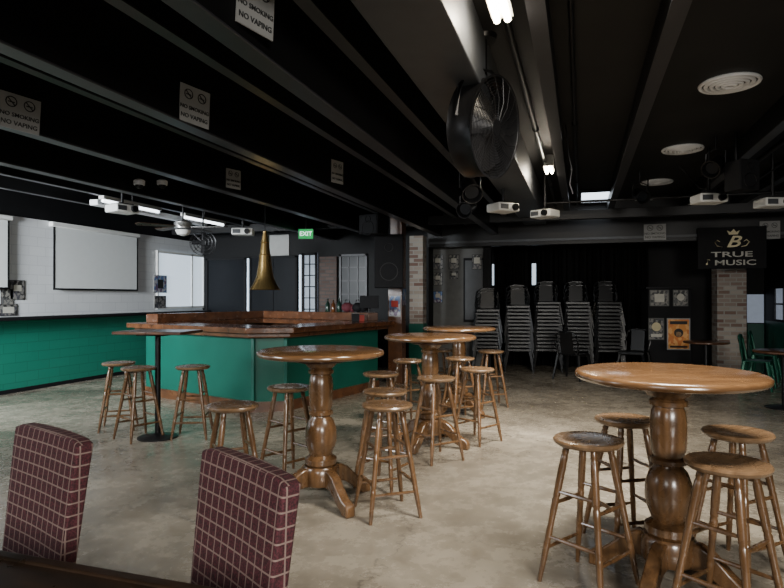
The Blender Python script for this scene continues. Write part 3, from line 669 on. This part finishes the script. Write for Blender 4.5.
def projector(px,py,d,label,rz,mat=None):
    c=onD(px,d,EYE+(HY-py)/F*d)
    t=thing('projector',label,'projector',c,rz,'ceiling hung projectors')
    b=MB().box((0,0,0),(.32,.27,.105)).build('body',mat or M['white'],t,bevel=.02,segs=3)
    MB().cyl((.08,-.13,0),(.08,-.17,0),.045,.04).build('lens',M['blackmetal'],b)
    MB().box((-.08,-.1355,0),(.12,.003,.06)).build('vent_grille',M['soffit'],b)
    MB().cyl((0,0,.055),(0,0,3.2-c.z),.018).build('mounting_pole',M['blackmetal'],t)
    MB().box((0,0,.06),(.2,.2,.015)).build('mounting_plate',M['blackmetal'],t)
projector(503,208,7.4,'white projector below the girder, right of centre pillar',.8)
projector(545,214,8.2,'white projector just right of the one below the girder',-.5)
projector(709,199,6.9,'white projector hanging left of the black music sign',.3)
projector(773,203,7.0,'white projector cut by right photo edge',.3)
projector(122,209,7.6,'white projector hanging by the left projection screen',1.3)
projector(243,232,9.2,'small white projector hanging above the bar',.4)
c=onD(183,8.6,2.47)
t=thing('ceiling_fan','dark ceiling fan with white bowl light near left wall','fan',c)
for k in range(5):
    a_=2*PI*k/5+.3; MB().prism([(.12,-.04),(.62,-.07),(.66,0),(.62,.07),(.12,.04)],0,.01,Matrix.Rotation(a_,4,'Z')@Matrix.Rotation(R(10),4,'X')).build('blade',M['espresso'],t)
mo=MB().lathe([(.05,-.04),(.12,-.02),(.13,.06),(.06,.1)],None,24).build('motor',M['chrome'],t)
MB().lathe([(.02,-.13),(.08,-.11),(.11,-.05),(.1,-.04)],None,24).build('bowl_light',M['white'],mo)
MB().cyl((0,0,.1),(0,0,3.2-2.47),.012).build('downrod',M['blackmetal'],t)
c=onD(203,9.6,EYE+(297-243)/F*9.6); mxf=facing(c,(.5,-1,0))
t=thing('hanging_fan','small black caged fan hanging above the left end of the bar','fan',mat=mxf)
m=MB()
for s_ in (-.05,.05):
    for rr in (.05,.1,.15,.2): m.torus(rr,.004,Matrix.Translation((0,0,s_)),24,5)
for k in range(8):
    a_=k*PI/4; m.tube([(.04*math.cos(a_),.04*math.sin(a_),.06),(.2*math.cos(a_),.2*math.sin(a_),.05),(.2*math.cos(a_),.2*math.sin(a_),-.05)],.004,5)
m.build('cage',M['blackmetal'],t)
for k in range(4): MB().prism([(.03,-.03),(.17,-.05),(.18,.03),(.03,.03)],-.002,.002,Matrix.Rotation(k*PI/2,4,'Z')@Matrix.Rotation(R(25),4,'X')).build('blade',M['blackmatte'],t)
MB().lathe([(.04,-.06),(.045,.02)],None,16).build('motor',M['blackmatte'],t)
MB().cyl((0,.2,0),(0,ZC-c.z,0),.014).build('hanging_pole',M['blackmetal'],t)
for px,l in ((139,'left of the pair'),(162,'right of the pair')):
    q=onX(px,185,-4.80)
    t=thing('security_camera','small white ceiling camera on a beam, '+l,'camera',(q.x,q.y,q.z),group='beam mounted cameras')
    MB().lathe([(.06,0),(.065,.05),(.03,.07)],None,20).build('housing',M['duct'],t)
    MB().ball((0,0,0),.045).build('lens',M['blackmetal'],t)
    MB().box((-.05,0,.04),(.1,.03,.03)).build('bracket',M['blackmetal'],t)
# brass horn lamp
c=onD(265,8.55,1.56)
t=thing('pendant_lamp','tall brass horn shaped pendant lamp hanging above the bar','lamp',c)
sh=MB().lathe([(.215,0),(.2,.03),(.16,.09),(.125,.18),(.10,.32),(.078,.5),(.055,.68),(.03,.82),(.03,.84),(.026,.84),(.05,.68),(.073,.5),(.095,.32),(.12,.18),(.155,.09),(.195,.03),(.215,0)],None,32,cap=False).build('lamp_shade',M['brass'],t)
for z,rr in ((.0,.216),(.5,.082),(.68,.06)): MB().torus(rr,.007,Matrix.Translation((0,0,z)),32).build('shade_ring',M['brass'],sh)
MB().cyl((0,0,.83),(0,0,3.2-1.56),.005,seg=8).build('cord',M['blackmatte'],t)
MB().ball((0,0,.12),.04).build('bulb',M['white'],t)
def speaker(c,sz,rz,label,name='loudspeaker'):
    t=thing(name,label,'speaker',c,rz,'black loudspeakers')
    MB().box((0,0,0),sz).build('cabinet',M['blackmatte'],t,bevel=.012)
    gr=MB().box((0,-sz[1]/2-.004,0),(sz[0]*.9,.008,sz[2]*.92)).build('grille',M['blackmatte'],t)
    for z in (-.2*sz[2],.25*sz[2]):
        MB().torus(sz[0]*(.3 if z<0 else .14),.006,Matrix.Translation((0,-sz[1]/2-.01,z))@Matrix.Rotation(PI/2,4,'X'),24).build('driver_ring',M['blackmetal'],gr)
    MB().cyl((0,sz[1]/2-.03,sz[2]/2),(0,sz[1]/2-.03,ZC-c[2]),.02).build('hanging_rod',M['blackmetal'],t)
speaker(onD(389,9.5,2.02),(.46,.36,.85),.3,'tall black loudspeaker hanging at the end of the bar')
speaker(onD(374,9.0,2.55),(.35,.3,.3),-.3,'squat black loudspeaker above the tall one by the bar')
speaker(onD(742,6.2,2.72),(.24,.22,.32),.5,'tilted black loudspeaker hanging above the right projector')
def can_light(px,py,d,rz,tilt,label):
    c=onD(px,d,EYE+(HY-py)/F*d); t=thing('stage_light',label,'stage light',c,rz,'black stage lights')
    mm=Matrix.Rotation(PI/2+tilt,4,'X')
    hs=MB().lathe([(.05,-.14),(.075,-.1),(.08,.1),(.1,.14),(.09,.14),(.07,.1),(.0701,-.08)],mm,20).build('housing',M['blackmetal'],t)
    MB().lathe([(.066,.09),(.066,.095)],mm,20).build('lens',M['glass'],hs)
    MB().tube([(-.1,0,0),(-.1,0,.14),(0,0,.18),(.1,0,.14),(.1,0,0)],.008,6).build('yoke',M['blackmetal'],t)
    MB().cyl((0,0,.17),(0,0,3.2-c.z),.012,seg=8).build('hanging_rod',M['blackmetal'],t)
can_light(716,165,6.4,-.6,.5,'black stage light left of the tilted loudspeaker')
can_light(470,188,5.6,.4,.6,'black stage light under the girder, below the drum fan')
can_light(468,207,7.0,-.2,.4,'lower black stage light under the girder, further away')
can_light(640,195,8.2,.3,.4,'black stage light at far end near smallest diffuser')
tag(MB().tube([onD(566,6,3.2),onD(569,6,2.9),onD(572,6,2.75),onD(570,6,2.6),onD(573,6,2.5)],.006,6).build('hanging_cable',M['blackmatte']),'short dark cable dangling from the ceiling in the middle','cable')
tag(MB().tube([onD(680,7.0,3.0),onD(700,6.9,2.72),onD(725,6.7,2.62),onD(750,6.6,2.7),onD(784,6.6,2.95)],.01,6).build('drooping_cable',M['blackmatte']),'black cable drooping between ceiling joists above the right projector','cable')

# ================= THINGS ON THE BAR =================
bl=[Vector(q)+cen for q in I(.06)]
def on_ledge(f): q=bl[3].lerp(bl[2],f); return Vector((q.x,q.y,1.201))
for f,h,mt,l in ((.62,.22,M['bottle'],'dark green bottle on the bar back rail, leftmost of the row'),(.67,.2,M['amber'],'amber bottle on the bar back rail, next to the dark green one'),(.72,.24,M['bottle'],'tall green bottle on the bar back rail beside the maroon bag')):
    t=thing('bottle',l,'bottle',on_ledge(f),group='bottles on the bar rail')
    MB().lathe([(.035,0),(.038,.01),(.038,h*.6),(.014,h*.78),(.013,h*.95)],None,16).build('glass_body',mt,t)
    MB().lathe([(.015,h*.95),(.015,h)],None,12).build('cap',M['blackmatte'],t)
for f,mt,l in ((.79,M['maroon'],'maroon lumpy bag on the bar back rail'),(.88,M['blackmatte'],'black lumpy bag on the bar back rail')):
    q=on_ledge(f); t=thing('bag',l,'bag',q)
    MB().ball((0,0,.08),.1,None,(1,.8,.8)).ball((.08,.02,.065),.08,None,(1,.8,.8)).build('bag_body',mt,t)
    MB().tube([(-.05,0,.14),(-.03,0,.2),(.03,0,.2),(.05,0,.14)],.008,6).build('handle',M['blackmatte'],t)
q=on_ledge(.97); t=thing('till_monitor','small black till screen at the far end of the bar','monitor',q,.3)
MB().box((0,0,.17),(.3,.03,.2)).build('screen',M['blackmatte'],t,bevel=.006); MB().cyl((0,.02,.01),(0,.02,.1),.02).build('stand',M['blackmetal'],t); MB().box((0,.02,.006),(.18,.12,.012)).build('base',M['blackmetal'],t)
cl=[Vector(q)+cen for q in I(.15)]
for f,mt,h,l in ((.86,M['blackmatte'],.12,'small black box on the right end of the bar counter'),(.93,M['red'],.1,'small red box on the right end of the bar counter')):
    q=cl[1].lerp(cl[2],f); t=thing('counter_box',l,'box',(q.x,q.y,1.0705),.4,'small boxes on the bar counter')
    MB().box((0,0,h/2),(.12,.09,h)).build('carton',mt,t,bevel=.006); MB().box((0,0,h+.006),(.125,.095,.012)).build('lid',M['greyp'],t,bevel=.003)

# ================= LIGHT =================
def area(name,loc,target,sx,sy,e,c=(1,1,1),spread=180):
    l=bpy.data.lights.new(name,'AREA'); l.shape='RECTANGLE'; l.size=sx; l.size_y=sy; l.energy=e; l.color=c; l.spread=R(spread)
    o=bpy.data.objects.new(name,l); col.objects.link(o); o.location=loc
    o.rotation_euler=(Vector(target)-Vector(loc)).to_track_quat('-Z','Y').to_euler(); return o
area('left_daylight_fill',(-6.9,1.6,2.2),(-7.7,9,1.1),1.4,1.0,290,(.9,.96,1),85)  # unseen lamp added to brighten left wall and bar, standing in for daylight
area('left_floor_light',(-5.5,1.2,2.5),(-3.6,4.8,-.3),1.2,.8,85,(.94,.97,1),105)
area('front_fill',(2.6,-2.6,2.4),(.2,3.6,-.3),1.6,1.0,130,(1,.96,.9),90)  # unseen lamp added behind the camera to light the floor
area('overhead_light',(.5,3.0,2.92),(.1,4.6,0),.9,.6,120,(1,.94,.84),110)
area('middle_light',(-.1,5.6,2.92),(-.7,6.7,0),.9,.6,100,(1,.93,.82),90)  # unseen lamp added to brighten the floor between bar and chair stacks
area('fore_light',(-1.5,-2.4,2.4),(-2.0,3,.0),1.6,1.0,25,(1,.97,.92),100)
w=bpy.data.worlds.new('world'); bpy.context.scene.world=w; w.use_nodes=True
w.node_tree.nodes['Background'].inputs[0].default_value=(.5,.6,.8,1); w.node_tree.nodes['Background'].inputs[1].default_value=.05
# ================= CAMERA =================
cd=bpy.data.cameras.new('camera'); cd.sensor_width=36; cd.lens=F/784*36; cd.clip_start=.05
co=bpy.data.objects.new('camera',cd); col.objects.link(co); co.location=(0,0,EYE); co.rotation_euler=(PI/2+math.atan((HY-294)/F),0,TH)
bpy.context.scene.camera=co
